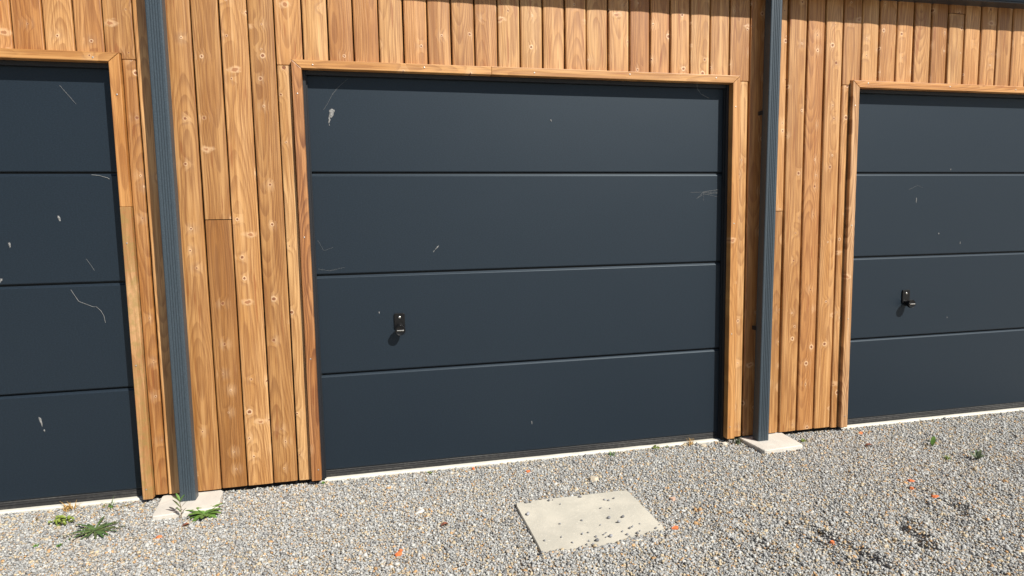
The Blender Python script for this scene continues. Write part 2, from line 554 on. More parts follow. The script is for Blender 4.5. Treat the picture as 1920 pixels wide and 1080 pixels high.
def build_gravel():
    cell = 0.0079
    xs = np.arange(-1.75, 5.2, cell)
    ys = np.arange(-1.95, 0.03, cell)
    X, Y = np.meshgrid(xs, ys)
    X = X.ravel() + RNG.uniform(-.55, .55, X.size) * cell
    Y = Y.ravel() + RNG.uniform(-.55, .55, Y.size) * cell
    # keep what the yard view can reach, with a margin to each side
    keep = (Y > -1.10 - 0.26 * X) & (Y > -3.6 + 0.72 * X)
    # under buildings and slabs
    keep &= ~((X > COVER[0] + .006) & (X < COVER[1] - .006) & (Y > COVER[2] + .02) & (Y < COVER[3] - .006))
    keep &= ~((X > -0.70) & (X < -0.45) & (Y > -0.24))
    keep &= ~((X > 2.375) & (X < 2.61) & (Y > -0.24))
    keep &= Y < -0.012 + 0.012 * np.sin(X * 9)
    keep &= ~((Y > -0.022) & (((X > 0.02) & (X < 2.26)) | (X < -0.80) | (X > 3.07)))
    X, Y = X[keep], Y[keep]
    n = len(X)
    size = np.clip(RNG.lognormal(math.log(0.0043), 0.33, n), 0.0020, 0.0115)
    Z = relief(X, Y) + RNG.uniform(-0.003, 0.003, n) + size * 0.2
    pos = np.stack([X, Y, Z], 1)
    # stones washed over the front edge of the concrete cover
    edge = np.array([(0.897, -1.00), (0.964, -0.996), (0.982, -0.985), (0.997, -1.012), (1.03, -1.005), (1.071, -1.001), (1.116, -1.005), (1.155, -1.008), (1.196, -1.003), (1.247, -0.977), (1.29, -0.973), (1.344, -0.971), (1.369, -0.944), (1.402, -0.945), (1.453, -0.941)])
    m = 1900
    ex = RNG.uniform(COVER[0], COVER[1] + .01, m)
    ee = np.interp(ex, edge[:, 0], edge[:, 1])
    ey = ee + RNG.normal(0, 0.004, m) - RNG.uniform(0, 1, m) * np.maximum(ee - COVER[2] + 0.02, 0.02)
    es = np.clip(RNG.lognormal(math.log(0.0047), 0.30, m), 0.0024, 0.0105)
    ez = COVER_TOP + es * 0.45 + np.clip((ee - ey) / 0.05, 0, 1) * RNG.uniform(0, 0.006, m)
    pos = np.concatenate([pos, np.stack([ex, ey, ez], 1)])
    size = np.concatenate([size, es])
    col = stone_colours(len(pos))
    me = make_stones(pos, size, col, 'gravel')
    o = bpy.data.objects.new('gravel', me)
    COL.objects.link(o)
    tag(o, 'loose grey and tan crushed gravel covering the yard', 'gravel', kind='stuff')
    return len(pos)


NST = build_gravel()

# ------------------------------------------------------------------ the garage building
YF, YB, YD = -0.070, -0.048, 0.0           # trim face, board face, door face
PER = 3.052
DOORS = [(0.017 - PER, 2.261 - PER - 0.002), (0.017, 2.261), (3.066, 3.066 + 2.244)]
JW, ZH0, ZH1 = 0.044, 1.977, 2.016
XL, XR = -3.55, 5.86
bld = empty('garage_building', (0, 0, 0))
tag(bld, 'row of garages clad in upright honey-brown timber boards with dark doors', 'building')

wb = MB()
edges = [XL] + [e for a, b in DOORS for e in (a - 0.03, b + 0.03)] + [XR]
for i in range(0, len(edges), 2):
    wb.box(edges[i], edges[i + 1], YB + 0.022, 0.14, -0.046, ZH1)
wb.box(XL, XR, YB + 0.022, 0.14, ZH1 + 0.0, 2.62)
wb.box(XL, XL + 0.14, 0.14, 5.6, -0.3, 2.6)
wb.box(XR - 0.14, XR, 0.14, 5.6, -0.3, 2.6)
wb.box(XL, XR, 5.6, 5.74, -0.3, 2.6)
wall = wb.build('wall', M_MEMBRANE, bld)
roof = MB().prism([(-0.14, 2.66), (5.9, 3.0), (5.9, 3.1), (-0.14, 2.76)], lambda a, b: (XL - .1, a, b), lambda a, b: (XR + .1, a, b)).build('roof', M_GUTTER, bld)
fix_normals(roof)

# boards: measured gap positions
RES = {-6: -.001, -5: 0, -4: 0, -3: -.002, -2: 0, -1: .001, 0: .002, 1: .003, 2: .006, 3: .004, 4: .008, 5: .006, 6: .004, 7: .006, 8: .005, 9: .003, 10: .001, 11: 0, 12: -.001, 13: -.003, 14: -.003, 15: -.004,
       16: -.005, 17: -.005, 18: -.005, 19: -.006, 20: -.008, 21: -.011, 22: -.010, 23: -.009, 24: -.006, 25: -.005, 26: -.003, 27: 0, 28: 0, 29: -.002, 30: 0, 31: .001, 32: .001, 33: .002, 34: .005, 35: .006, 36: .008, 37: .009, 38: .009, 39: .008}


def gapx(k):
    return -0.45386 + 0.11795 * k + RES.get(k, 0.004 if k > 39 else -0.001)


def board_mesh(name, w, z0, z1, mat, bow=0.0016, thick=0.0205, c=0.0045):
    h = w / 2
    prof = [(-h, 0), (-h, -thick + c), (-h + c * 0.35, -thick + c * 0.35), (-h + c, -thick), (-h * 0.45, -thick - bow * 0.75), (0, -thick - bow), (h * 0.45, -thick - bow * 0.75), (h - c, -thick), (h - c * 0.35, -thick + c * 0.35), (h, -thick + c), (h, 0)]
    nseg = max(1, int((z1 - z0) / 0.35))
    b = MB()
    k = len(prof)
    ph = random.uniform(0, 6.28)
    for i in range(nseg + 1):
        zz = z0 + (z1 - z0) * i / nseg
        dx = 0.0009 * math.sin(ph + zz * 2.3)
        dy = 0.0007 * math.sin(ph * 2 + zz * 3.1)
        b.v += [(p[0] + dx, p[1] + dy, zz) for p in prof]
    for i in range(nseg):
        for j in range(k):
            j2 = (j + 1) % k
            b.f.append((i * k + j, i * k + j2, (i + 1) * k + j2, (i + 1) * k + j))
    b.f.append(tuple(reversed(range(k))))
    b.f.append(tuple(nseg * k + i for i in range(k)))
    o = b.build(name, mat, wall)
    fix_normals(o)
    return o


def board(x0, x1, z0, z1, mat=None, tilt=None, proud=0.0):
    g = 0.0031 + 0.0009 * min(1, max(0, (x0 - 0.3) / 2.0))
    w = x1 - x0 - 2 * g
    if w < 0.012: return
    o = board_mesh('board', w, 0.0, z1 - z0, mat or M_WOOD, c=0.0045 + 0.0015 * min(1, max(0, (x0 - 0.3) / 2.0)))
    o.location = ((x0 + x1) / 2, YB + 0.0215 - proud + random.uniform(-0.0012, 0.0012), z0)
    tl = tilt if tilt is not None else random.gauss(0.006, 0.011) + (0.018 if x0 > 2.4 else 0.0)
    o.rotation_euler = (0, 0, max(-0.02, min(0.045, tl)))
    return o


def lboard(x0, x1, xe, left):
    """board notched round the corner of a door trim"""
    g, zn, zc = 0.0028, 1.993, ZH1 + 0.0015
    if left: pts = [(x0 + g, ZT), (x1 - g, ZT), (x1 - g, zc), (xe - .001, zc), (xe - .001, zn), (x0 + g, zn)]
    else: pts = [(x0 + g, ZT), (x1 - g, ZT), (x1 - g, zn), (xe + .001, zn), (xe + .001, zc), (x0 + g, zc)]
    cx = (x0 + x1) / 2
    b = MB().prism(pts, lambda x, z: (x - cx, 0, z), lambda x, z: (x - cx, -0.0205, z))
    o = fix_normals(b.build('board', M_WOOD, wall, loc=(cx, YB + 0.0215, 0)))
    bevel(o, 0.0034, 2)


ZB, ZT = -0.019, 2.545
for k in range(-26, 53):
    x0, x1 = gapx(k), gapx(k + 1)
    if x0 < XL or x1 > XR: continue
    zb = ZB + random.uniform(-0.003, 0.003)
    over = None
    for a, b in DOORS:
        lo, hi = a - JW - 0.002, b + JW + 0.002
        if x1 > lo and x0 < hi: over = (lo, hi)
    if over is None:
        if k == 0:      # the board with the dark lower length
            board(x0, x1, 1.281, ZT)
            board(x0, x1, zb, 1.2775, M_WOOD_DARK, proud=-0.001)
        elif k == 25:
            board(x0, x1, 1.283, ZT)
            board(x0, x1, zb, 1.2795)
        else:
            board(x0, x1, zb, ZT)
        continue
    lo, hi = over
    if x0 >= lo and x1 <= hi:
        if k == 35:
            board(x0, x1, 2.427, ZT)
            board(x0, x1, ZH1 + 0.0015, 2.423)
        else:
            board(x0, x1, ZH1 + 0.0015, ZT)
    else:               # board notched beside the door trim: ripped strip below, full board above
        left = x0 < lo
        lboard(x0, x1, lo if left else hi, left)
        tl = random.gauss(0, 0.005)
        if left: board(x0, lo + 0.0015, zb, 1.9905, tilt=tl)
        else: board(hi - 0.0015, x1, zb, 1.9905, tilt=tl)


def trim(parent, pts, mat, length_axis):
    """mitred trim board; pts = face outline (x,z) ; local z runs along the grain"""
    xs = [p[0] for p in pts]; zs = [p[1] for p in pts]
    b = MB()
    cx, cz = (min(xs) + max(xs)) / 2, (min(zs) + max(zs)) / 2
    d0, d1 = YF + random.uniform(-.0008, .0008), -0.027
    if length_axis == 'z':
        b.prism(pts, lambda x, z: (x - cx, d0, z - cz), lambda x, z: (x - cx, d1, z - cz))
        o = b.build('trim_board', mat, parent, loc=(cx, 0, cz))
    else:               # local z -> world x
        b.prism(pts, lambda x, z: (-(z - cz), d0, x - cx), lambda x, z: (-(z - cz), d1, x - cx))
        o = b.build('trim_board', mat, parent, loc=(cx, 0, cz), rot=(0, math.radians(90), 0))
    fix_normals(o)
    bevel(o, 0.0022, 2)
    return o


def nail(parent, x, y, z, r=0.0035):
    b = MB()
    n = 8
    b.v = [(x + r * math.cos(i * 2 * math.pi / n), y, z + r * math.sin(i * 2 * math.pi / n)) for i in range(n)] + [(x, y - 0.0012, z)]
    b.f = [(i, (i + 1) % n, n) for i in range(n)]
    return fix_normals(b.build('nail', M_NAIL, parent))


def extrude_x(name, prof, x0, x1, mat, parent):
    o = MB().prism(prof, lambda a, b: (x0, a, b), lambda a, b: (x1, a, b)).build(name, mat, parent)
    return fix_normals(o)


def disc_solid(name, prof, loc, mat, parent, sides=28):
    """lathe about the -Y axis: prof = (radius, depth out of the door)"""
    b = MB()
    for r, d in prof:
        for i in range(sides):
            a = 2 * math.pi * i / sides
            b.v.append((r * math.cos(a), -d, r * math.sin(a)))
    for j in range(len(prof) - 1):
        for i in range(sides):
            i2 = (i + 1) % sides
            b.f.append((j * sides + i, j * sides + i2, (j + 1) * sides + i2, (j + 1) * sides + i))
    b.f.append(tuple(reversed(range(sides))))
    b.f.append(tuple((len(prof) - 1) * sides + i for i in range(sides)))
    o = b.build(name, mat, parent, loc=loc, smooth=True)
    fix_normals(o)
    md = o.modifiers.new('edge', 'EDGE_SPLIT')
    md.split_angle = math.radians(40)
    return o


def splat(parent, x, z, w, h, streak=0.0, tilt=0.0, seed=0):
    rnd = random.Random(seed)
    b = MB()
    n = 14
    w, h, streak = w * 0.8, h * 0.85, streak * 0.9
    pts = []
    for i in range(n):
        a = 2 * math.pi * i / n
        k = rnd.uniform(0.65, 1.15)
        px, pz = math.cos(a) * w * k, math.sin(a) * h * k
        if math.sin(a) < -0.5: pz -= streak * rnd.uniform(0.2, 1.0)
        pts.append((x + px * math.cos(tilt) - pz * math.sin(tilt), z + px * math.sin(tilt) + pz * math.cos(tilt)))
    b.v = [(p[0], YD - 0.0004, p[1]) for p in pts] + [(x + (p[0] - x) * 0.6, YD - 0.0018, z + (p[1] - z) * 0.6) for p in pts]
    for i in range(n):
        j = (i + 1) % n
        b.f.append((i, j, n + j, n + i))
    b.f.append(tuple(n + i for i in range(n)))
    return fix_normals(b.build('bird_dropping', M_DROP, parent))


def strand(parent, pts, r=0.0007):
    r *= 0.48
    b = MB().tube([(p[0], (p[2] if len(p) > 2 else YD - 0.002), p[1]) for p in pts], r, 5)
    return b.build('cobweb_strand', M_WEB, parent)


door_labels = ['dark grey sectional garage door cut off by the left edge of the photo', 'dark grey four-panel garage door in the middle with black lock knob', 'dark grey garage door at the right with its lock near its left side']
frames, doors = [], []
for di, (a, b) in enumerate(DOORS):
    fr = MB()
    t_ = 0.013
    fr.box(a - 0.03, a + t_, -0.0265, 0.10, -0.046, 1.99)
    fr.box(b - t_, b + 0.03, -0.0265, 0.10, -0.046, 1.99)
    fr.box(a + t_ + .0005, b - t_ - .0005, -0.022, 0.10, 1.958, 1.99)
    # inner rubber lips of the track
    fr.box(a + t_ + .0004, a + t_ + 0.006, -0.012, 0.004, -0.04, 1.957)
    fr.box(b - t_ - 0.006, b - t_ - .0004, -0.012, 0.004, -0.04, 1.957)
    f = fr.build('door_frame', M_FRAME, bld)
    f['label'] = ['timber-trimmed surround of the left garage door', 'timber-trimmed surround of the middle garage door', 'timber-trimmed surround of the right garage door'][di]
    frames.append(f)
    bot = -0.020
    # header (two lengths on the middle door, with a butt joint), then jambs, mitred
    if di == 1:
        xm = a + 0.905
        trim(f, [(a - JW, ZH1), (xm - .0004, ZH1), (xm - .0004, ZH0), (a, ZH0)], M_TRIM, 'x')
        trim(f, [(xm + .0004, ZH1 + .001), (b + JW, ZH1 + .001), (b, ZH0), (xm + .0004, ZH0)], M_TRIM, 'x')
    else:
        trim(f, [(a - JW, ZH1), (b + JW, ZH1), (b, ZH0), (a, ZH0)], M_TRIM, 'x')
    e = 0.0014
    lm = (M_TRIM, M_TRIM_RED, M_TRIM_FIG)[di]
    trim(f, [(a - JW, ZH1 - e), (a - e * .3, ZH0 - e), (a - e * .3, bot), (a - JW - 0.003, bot)], lm, 'z')
    if di == 0:
        trim(f, [(b + JW, ZH1 - e), (b + e * .3, ZH0 - e), (b + e * .3, 1.3425), (b + JW, 1.3425)], M_TRIM, 'z')
        trim(f, [(b + JW, 1.3415), (b + e * .3, 1.3415), (b + e * .3, bot - .008), (b + JW, bot - .008)], M_TRIM_MOSS, 'z')
    else:
        trim(f, [(b + JW, ZH1 - e), (b + e * .3, ZH0 - e), (b + e * .3, bot), (b + JW + 0.003, bot)], M_TRIM, 'z')
    for nz_ in (0.05, 0.62, 1.2, 1.86):
        nail(f, a - JW * 0.45 + random.uniform(-.008, .008), YF - .0012, nz_ + random.uniform(-.03, .03))
        nail(f, b + JW * 0.5 + random.uniform(-.008, .008), YF - .0012, nz_ + random.uniform(-.03, .03))
    for q in range(5):
        nail(f, a + 0.08 + q * (b - a - .16) / 4 + random.uniform(-.03, .03), YF - .0012, (ZH0 + ZH1) / 2 + random.uniform(-.006, .006))

    pa, pb = a + 0.0185, b - 0.0185
    core = MB().box(pa + .004, pb - .004, 0.022, 0.045, -0.004, 1.957).build('garage_door', M_FRAME, bld)
    core['label'] = door_labels[di]
    doors.append(core)
    for i in range(4):
        z0 = 0.5 * i + (0.0 if i == 0 else 0.0)
        z1 = 0.5 * (i + 1) if i < 3 else 1.957
        # section: lower edge curls back, upper edge has a lit lip then a dark slot
        prof = [(0.020, z0 + 0.002), (0.006, z0 + 0.002), (0.0015, z0 + 0.0045), (0.0, z0 + 0.008), (0.0, z1 - 0.0165), (0.0008, z1 - 0.0145), (0.0045, z1 - 0.0105), (0.0055, z1 - 0.0055), (0.020, z1 - 0.0050)]
        if i == 3: prof = prof[:4] + [(0.0, z1), (0.020, z1)]
        p = extrude_x('door_panel', prof, pa, pb, M_DOOR, core)
    # bottom seal with ribs
    prof = [(0.030, 0.001), (0.003, 0.001), (0.001, -0.003), (0.003, -0.009), (0.0005, -0.011), (0.0, -0.016), (0.004, -0.018), (0.001, -0.021), (0.002, -0.034), (0.030, -0.034)]
    extrude_x('bottom_seal', prof, pa - .003, pb + .003, M_RUBBER, core)
    # concrete sill
    sill = MB()
    nseg = 60
    rows = [(0.10, -0.0345), (-0.020, -0.0355), (-0.028, -0.040), (-0.030, -0.09)]
    for i in range(nseg + 1):
        x = a - 0.006 + (b - a + 0.012) * i / nseg
        for (yy, zz) in rows:
            w = 0.004 * mnoise.noise((x * 5, yy * 3, di)) if yy < 0 else 0
            sill.v.append((x, yy + w, zz + 0.0015 * mnoise.noise((x * 9, 2.0, di))))
    for i in range(nseg):
        for j in range(3):
            q = i * 4 + j
            sill.f.append((q, q + 1, q + 5, q + 4))
    s_ = sill.build('door_sill', M_SILL, bld)
    fix_normals(s_)

# locks on the middle and right doors
def lock(door, x, z):
    b = MB()
    w, h, r = 0.0265, 0.040, 0.007
    prof = []
    for cx, cz, a0 in ((w - r, h - r, 0), (-w + r, h - r, 90), (-w + r, -h + r, 180), (w - r, -h + r, 270)):
        for q in range(5):
            an = math.radians(a0 + q * 22.5)
            prof.append((cx + r * math.cos(an), cz + r * math.sin(an)))
    b.prism(prof, lambda u, v: (x + u, YD - 0.0004, z + v), lambda u, v: (x + u, YD - 0.008, z + v))
    o = fix_normals(b.build('lock_plate', M_LOCK, door))
    bevel(o, 0.0018, 2)
    disc_solid('screw', [(0.0058, 0.007), (0.0058, 0.0095), (0.004, 0.0105)], (x + 0.0005, YD, z + 0.019), M_STEEL, door, 14)
    kz = z - 0.042
    disc_solid('knob', [(0.017, 0.007), (0.0165, 0.014), (0.0175, 0.022), (0.0225, 0.034), (0.0255, 0.041), (0.0255, 0.0525), (0.0240, 0.0548), (0.0215, 0.0536)], (x, YD, kz), M_LOCK, door)
    g = MB().box(-0.0175, 0.0175, -0.0595, -0.053, -0.0028, 0.0028).build('knob_grip', M_STEEL, door, loc=(x, 0, kz))
    bevel(g, 0.0015, 2)


lock(doors[1], 0.4305, 0.753)
lock(doors[2], 3.509, 0.749)

# marks on the doors
D0, D1, D2 = doors
splat(D1, 0.142, 1.790, 0.016, 0.022, 0.03, -0.35, 1); splat(D1, 0.130, 1.752, 0.005, 0.012, 0.012, -0.3, 2); splat(D1, 0.128, 1.728, 0.003, 0.005, 0, 0, 12)
splat(D1, 0.634, 1.123, 0.004, 0.017, 0.006, -0.75, 3); splat(D1, 0.616, 1.103, 0.0028, 0.009, 0.0, -0.7, 4)
splat(D1, 1.12, 0.158, 0.003, 0.010, 0.006, 0.1, 5); splat(D1, 1.247, 1.77, 0.0035, 0.009, 0, 0.4, 6)
splat(D1, 0.33, 0.80, 0.003, 0.007, 0, 0, 16)
splat(D0, -1.067, 1.300, 0.007, 0.012, 0.02, 0.2, 7); splat(D0, -1.27, 1.185, 0.006, 0.012, 0.02, 0.15, 8); splat(D0, -1.316, 1.026, 0.007, 0.010, 0.012, -0.5, 9)
splat(D0, -1.215, 0.375, 0.007, 0.018, 0.02, 0.2, 10); splat(D0, -1.203, 0.325, 0.004, 0.005, 0.006, 0.1, 11); splat(D0, -1.30, 1.80, 0.006, 0.006, 0, 0, 17)
splat(D2, 3.557, 1.337, 0.005, 0.018, 0.01, 0, 13); splat(D2, 3.735, 1.129, 0.005, 0.008, 0, 0, 14); splat(D2, 3.90, 1.069, 0.004, 0.012, 0, 0, 15); splat(D2, 3.80, 1.52, 0.005, 0.008, 0, 0, 18); splat(D2, 3.83, 0.60, 0.004, 0.006, 0, 0, 19)
strand(D0, [(-1.043, 0.972), (-1.030, 0.945), (-1.015, 0.917), (-0.985, 0.902), (-0.958, 0.889), (-0.945, 0.889), (-0.927, 0.868), (-0.917, 0.845), (-0.913, 0.812)], 0.0013)
strand(D0, [(-1.017, 1.882), (-0.99, 1.845), (-0.958, 1.802)], 0.0008)
strand(D0, [(-0.97, 1.11), (-0.955, 1.085), (-0.94, 1.055)], 0.0007)
strand(D0, [(-0.92, 1.49), (-0.89, 1.487), (-0.855, 1.476), (-0.848, 1.470)], 0.0016)
strand(D1, [(0.105, 1.80), (0.125, 1.83), (0.144, 1.866), (0.175, 1.905), (0.224, 1.949)], 0.0006)
strand(D1, [(2.045, 1.985, -0.072), (2.052, 1.965, -0.055), (2.067, 1.945, -0.035), (2.10, 1.925, -0.015), (2.155, 1.905, -0.003)], 0.0010)
for q in range(6):
    y0 = 1.38 + random.uniform(-.02, .03)
    strand(D1, [(2.05 + 0.05 * q * random.random(), y0 + random.uniform(-.02, .02)), (2.13, y0 + 0.02), (2.22, y0 + random.uniform(0.0, .06))], 0.0005)
strand(D1, [(0.045, 1.03), (0.10, 1.02), (0.17, 1.035)], 0.0005)
strand(D1, [(0.05, 1.17), (0.075, 1.12), (0.12, 1.135)], 0.0005)
strand(D2, [(3.50, 1.40), (3.56, 1.425), (3.60, 1.41)], 0.0005)


# downspouts
def downspout(xc_bot, xc_top, z0, z1, label):
    hw, yb_, yf_ = 0.0345, -0.076, -0.1355
    prof = []
    r = 0.007
    def arc(cx, cy, a0, n=4):
        for q in range(n + 1):
            an = math.radians(a0 + 90 * q / n)
            prof.append((cx + r * math.cos(an), cy + r * math.sin(an)))
    arc(-hw + r, yf_ + r, 180)
    nfl, wfl, dep = 4, 0.0105, 0.0024
    st = -nfl * wfl / 2
    for i in range(nfl):
        xa = st + i * wfl
        prof += [(xa, yf_), (xa + wfl * .22, yf_ + dep), (xa + wfl * .48, yf_ + dep), (xa + wfl * .70, yf_)]
    arc(hw - r, yf_ + r, 270)
    arc(hw - r, yb_ - r, 0)
    arc(-hw + r, yb_ - r, 90)
    p = MB().prism(prof, lambda x, y: (xc_bot + x, y, z0), lambda x, y: (xc_top + x, y, z1)).build('downspout', M_PIPE, bld)
    fix_normals(p)
    p['label'] = label
    for cz in (0.62, 1.82):
        xc = xc_bot + (xc_top - xc_bot) * (cz - z0) / (z1 - z0)
        c = MB()
        c.box(xc - hw - 0.0045, xc - hw - 0.0008, -0.085, YB - .003, cz - 0.011, cz + 0.011)
        c.box(xc - hw - 0.0055, xc + hw - 0.010, -0.0755, -0.0725, cz - 0.011, cz + 0.011)
        c.build('pipe_clip', M_FRAME, p)
    return p


downspout(-0.5815, -0.5775, -0.0285, 2.45, 'dark fluted downspout between the left and middle garage doors')
downspout(2.4525, 2.474, -0.0285, 2.452, 'dark fluted downspout between the middle and right garage doors')

# eaves: soffit and fascia with a bottom lip, box gutter in front
fas = MB()
fas.prism([(YB + .020, 2.456), (-0.140, 2.452), (-0.143, 2.446), (-0.1515, 2.446), (-0.1545, 2.452), (-0.150, 2.458), (-0.150, 2.64), (YB + .020, 2.64)], lambda a, b: (XL - .05, a, b - 0.032), lambda a, b: (XR + .05, a, b + 0.034))
fix_normals(fas.build('fascia', M_GUTTER, bld))
gut = MB()
gut.prism([(-0.151, 2.583), (-0.272, 2.583), (-0.280, 2.590), (-0.284, 2.70), (-0.276, 2.705), (-0.270, 2.698), (-0.268, 2.596), (-0.157, 2.596), (-0.1515, 2.72)], lambda a, b: (XL - .05, a, b - 0.040), lambda a, b: (XR + .05, a, b + 0.034))
g_ = fix_normals(gut.build('gutter', M_GUTTER, bld))

# ------------------------------------------------------------------ slabs and cover
def slab(name, corners, top, thick, mat, seed, rough=0.0025):
    """corners: 4 (x,y) ; softly broken edges"""
    rnd = random.Random(seed)
    c = [Vector((x, y, 0)) for x, y in corners]
    ring = []
    for i in range(4):
        p, q = c[i], c[(i + 1) % 4]
        n = 14
        for j in range(n):
            t = j / n
            v = p.lerp(q, t)
            cen = sum(c, Vector()) / 4
            if j == 0: v = v + (cen - v).normalized() * 0.007
            d = (cen - v).normalized()
            ring.append(v + d * rnd.uniform(0, rough))
    cen = sum(ring, Vector()) / len(ring)
    b = MB()
    k = len(ring)
    for (ins, z) in ((0.0, top - thick), (0.0, top - 0.004), (0.0035, top)):
        for v in ring:
            w = v + (cen - v).normalized() * ins
            b.v.append((w.x, w.y, z))
    for lv in range(2):
        for i in range(k):
            j = (i + 1) % k
            b.f.append((lv * k + i, lv * k + j, (lv + 1) * k + j, (lv + 1) * k + i))
    b.f.append(tuple(2 * k + i for i in range(k)))
    b.f.append(tuple(reversed(range(k))))
    ctr = (cen.x, cen.y, top - thick)
    b.v = [(v[0] - ctr[0], v[1] - ctr[1], v[2] - ctr[2]) for v in b.v]
    o = b.build(name, mat, loc=ctr)
    fix_normals(o)
    return o


s1 = slab('paving_slab', [(-0.700, -0.268), (-0.428, -0.240), (-0.448, -0.030), (-0.720, -0.030)], -0.030, 0.030, M_SLAB, 1)
tag(s1, 'pale concrete slab under the foot of the left downspout', 'slab', 'slabs under the downspouts')
s2 = slab('paving_slab', [(2.366, -0.270), (2.627, -0.256), (2.640, -0.026), (2.352, -0.030)], -0.0255, 0.027, M_SLAB, 2)
s2.rotation_euler = (0.0, -0.012, 0)
tag(s2, 'pale concrete slab under the foot of the right downspout', 'slab', 'slabs under the downspouts')
cv = slab('inspection_cover', [(COVER[0], COVER[2]), (COVER[1], COVER[2]), (COVER[1], COVER[3]), (COVER[0], COVER[3])], COVER_TOP, 0.045, M_COVER, 3, 0.0035)
tag(cv, 'beige square concrete cover set in the gravel, scattered with pebbles', 'cover')

PEB = [(0.949, -0.546), (0.969, -0.546), (1.055, -0.554), (1.075, -0.549), (1.206, -0.554), (1.305, -0.612), (1.319, -0.622), (1.351, -0.607), (1.095, -0.601), (1.258, -0.687), (1.295, -0.701), (0.928, -0.663), (1.257, -0.788), (1.318, -0.793), (1.283, -0.834), (1.136, -0.777), (1.037, -0.784), (1.2, -0.836), (1.363, -0.868), (1.307, -0.894), (1.323, -0.886), (1.266, -0.913), (1.009, -0.894), (1.039, -0.948), (0.935, -0.906), (1.127, -0.887), (1.183, -0.919), (1.197, -0.907), (1.184, -0.941), (1.202, -0.942), (1.145, -0.928), (1.139, -0.959), (1.107, -0.954), (1.088, -0.979), (1.112, -0.984), (1.129, -0.996), (1.274, -0.943), (1.319, -0.944), (1.337, -0.928), (1.411, -0.922), (1.44, -0.897), (1.099, -0.892), (1.278, -0.962)]
BIG = {0, 2, 4, 11, 12, 13, 14, 29, 31}
pm = []
for q in range(6):
    g = (0.22, 0.16, 0.28, 0.2, 0.25, 0.33)[q]
    pm.append(make_stones(np.zeros((1, 3)), np.array([0.0056]), np.array([[g, g, g * 1.04]]), 'pebble'))
for i, (x, y) in enumerate(PEB):
    o = bpy.data.objects.new('pebble', pm[i % 6])
    COL.objects.link(o)
    s = 1.75 if i in BIG else random.uniform(0.8, 1.3)
    o.scale = (s, s, s)
    o.rotation_euler = (random.uniform(-.3, .3), random.uniform(-.3, .3), random.uniform(0, 6.28))
    o.location = (x, y, COVER_TOP + 0.0030 * s)
    tag(o, 'small grey pebble lying on the beige concrete cover', 'pebble', 'loose pebbles on the concrete cover')


# ------------------------------------------------------------------ chips and stray stones
def chip(name, x, y, sx, sy, sz, mat, label, cat, group=None, rz=0.0, seed=0, lift=0.0):
    rnd = random.Random(seed)
    b = MB()
    n = rnd.choice((5, 6, 7))
    top = []
    for i in range(n):
        a = 2 * math.pi * (i + rnd.uniform(-.25, .25)) / n
        top.append((math.cos(a) * sx * rnd.uniform(.75, 1.1), math.sin(a) * sy * rnd.uniform(.75, 1.1)))
    b.v = [(p[0] * 1.05, p[1] * 1.05, -sz * 0.4) for p in top] + [(p[0], p[1], sz * rnd.uniform(.6, 1.0)) for p in top]
    for i in range(n):
        j = (i + 1) % n
        b.f.append((i, j, n + j, n + i))
    b.f.append(tuple(n + i for i in range(n)))
    b.f.append(tuple(reversed(range(n))))
    z = float(relief(x, y))
    o = b.build(name, mat, loc=(x, y, z + 0.004 + lift), rot=(rnd.uniform(-.25, .25), rnd.uniform(-.25, .25), rz))
    fix_normals(o)
    tag(o, label, cat, group)
    return o


BG = 'broken brick chips in the gravel'
chip('brick_chip', 0.354, -0.845, 0.017, 0.010, 0.010, M_BRICK, 'orange brick chip in the left foreground gravel, larger of a pair', 'brick chip', BG, 0.3, 1)
chip('brick_chip', 0.366, -0.815, 0.010, 0.006, 0.007, M_BRICK, 'small orange brick chip just behind the larger one in the left foreground', 'brick chip', BG, 0.1, 2)
chip('brick_chip', 1.496, -0.929, 0.019, 0.009, 0.008, M_BRICK, 'orange brick chip beside the right corner of the concrete cover', 'brick chip', BG, 0.1, 3)
chip('brick_chip', 2.839, -0.763, 0.020, 0.011, 0.009, M_BRICK, 'orange brick chip at the right, rear one of three', 'brick chip', BG, 0.0, 4)
chip('brick_chip', 2.770, -0.836, 0.012, 0.010, 0.008, M_BRICK, 'smallest orange brick chip at the right, middle one of three', 'brick chip', BG, 0.9, 5)
chip('brick_chip', 2.794, -0.948, 0.024, 0.010, 0.008, M_BRICK, 'wide orange brick chip at the right, front one of three', 'brick chip', BG, -0.1, 6)
chip('brick_chip', 1.054, -0.163, 0.014, 0.008, 0.007, M_BRICK, 'orange brick chip in front of the middle door sill', 'brick chip', BG, 0.1, 7)
chip('brick_chip', 0.782, -0.060, 0.009, 0.008, 0.007, M_BRICK, 'tiny orange brick chip close against the middle door sill', 'brick chip', BG, 0.6, 8)
chip('brick_chip', 3.117, -0.121, 0.018, 0.010, 0.007, M_BRICK, 'faded orange brick chip near the foot of the right door trim', 'brick chip', BG, 0.4, 9)
chip('brick_chip', -0.615, -0.449, 0.013, 0.008, 0.008, M_BRICK, 'orange brick chip in the gravel in front of the left slab', 'brick chip', BG, 0.2, 10)
chip('brick_chip', 2.025, -1.210, 0.010, 0.008, 0.009, M_BRICK, 'small orange brick chip among the foreground ruts', 'brick chip', BG, 0.2, 12)
chip('stone_block', 1.344, -0.350, 0.030, 0.017, 0.016, M_STONE, 'pale beige broken stone block behind the concrete cover', 'stone', None, -0.1, 21)
chip('flat_stone', 0.468, -0.49, 0.021, 0.010, 0.008, plain('white_stone', (0.62, 0.60, 0.55), 0.8), 'flat whitish stone in the gravel left of the concrete cover', 'stone', None, 0.3, 22)
chip('flat_stone', 2.11, -0.075, 0.026, 0.012, 0.009, M_STONE, 'flat beige stone by the right end of the middle door sill', 'stone', None, 0.2, 23)
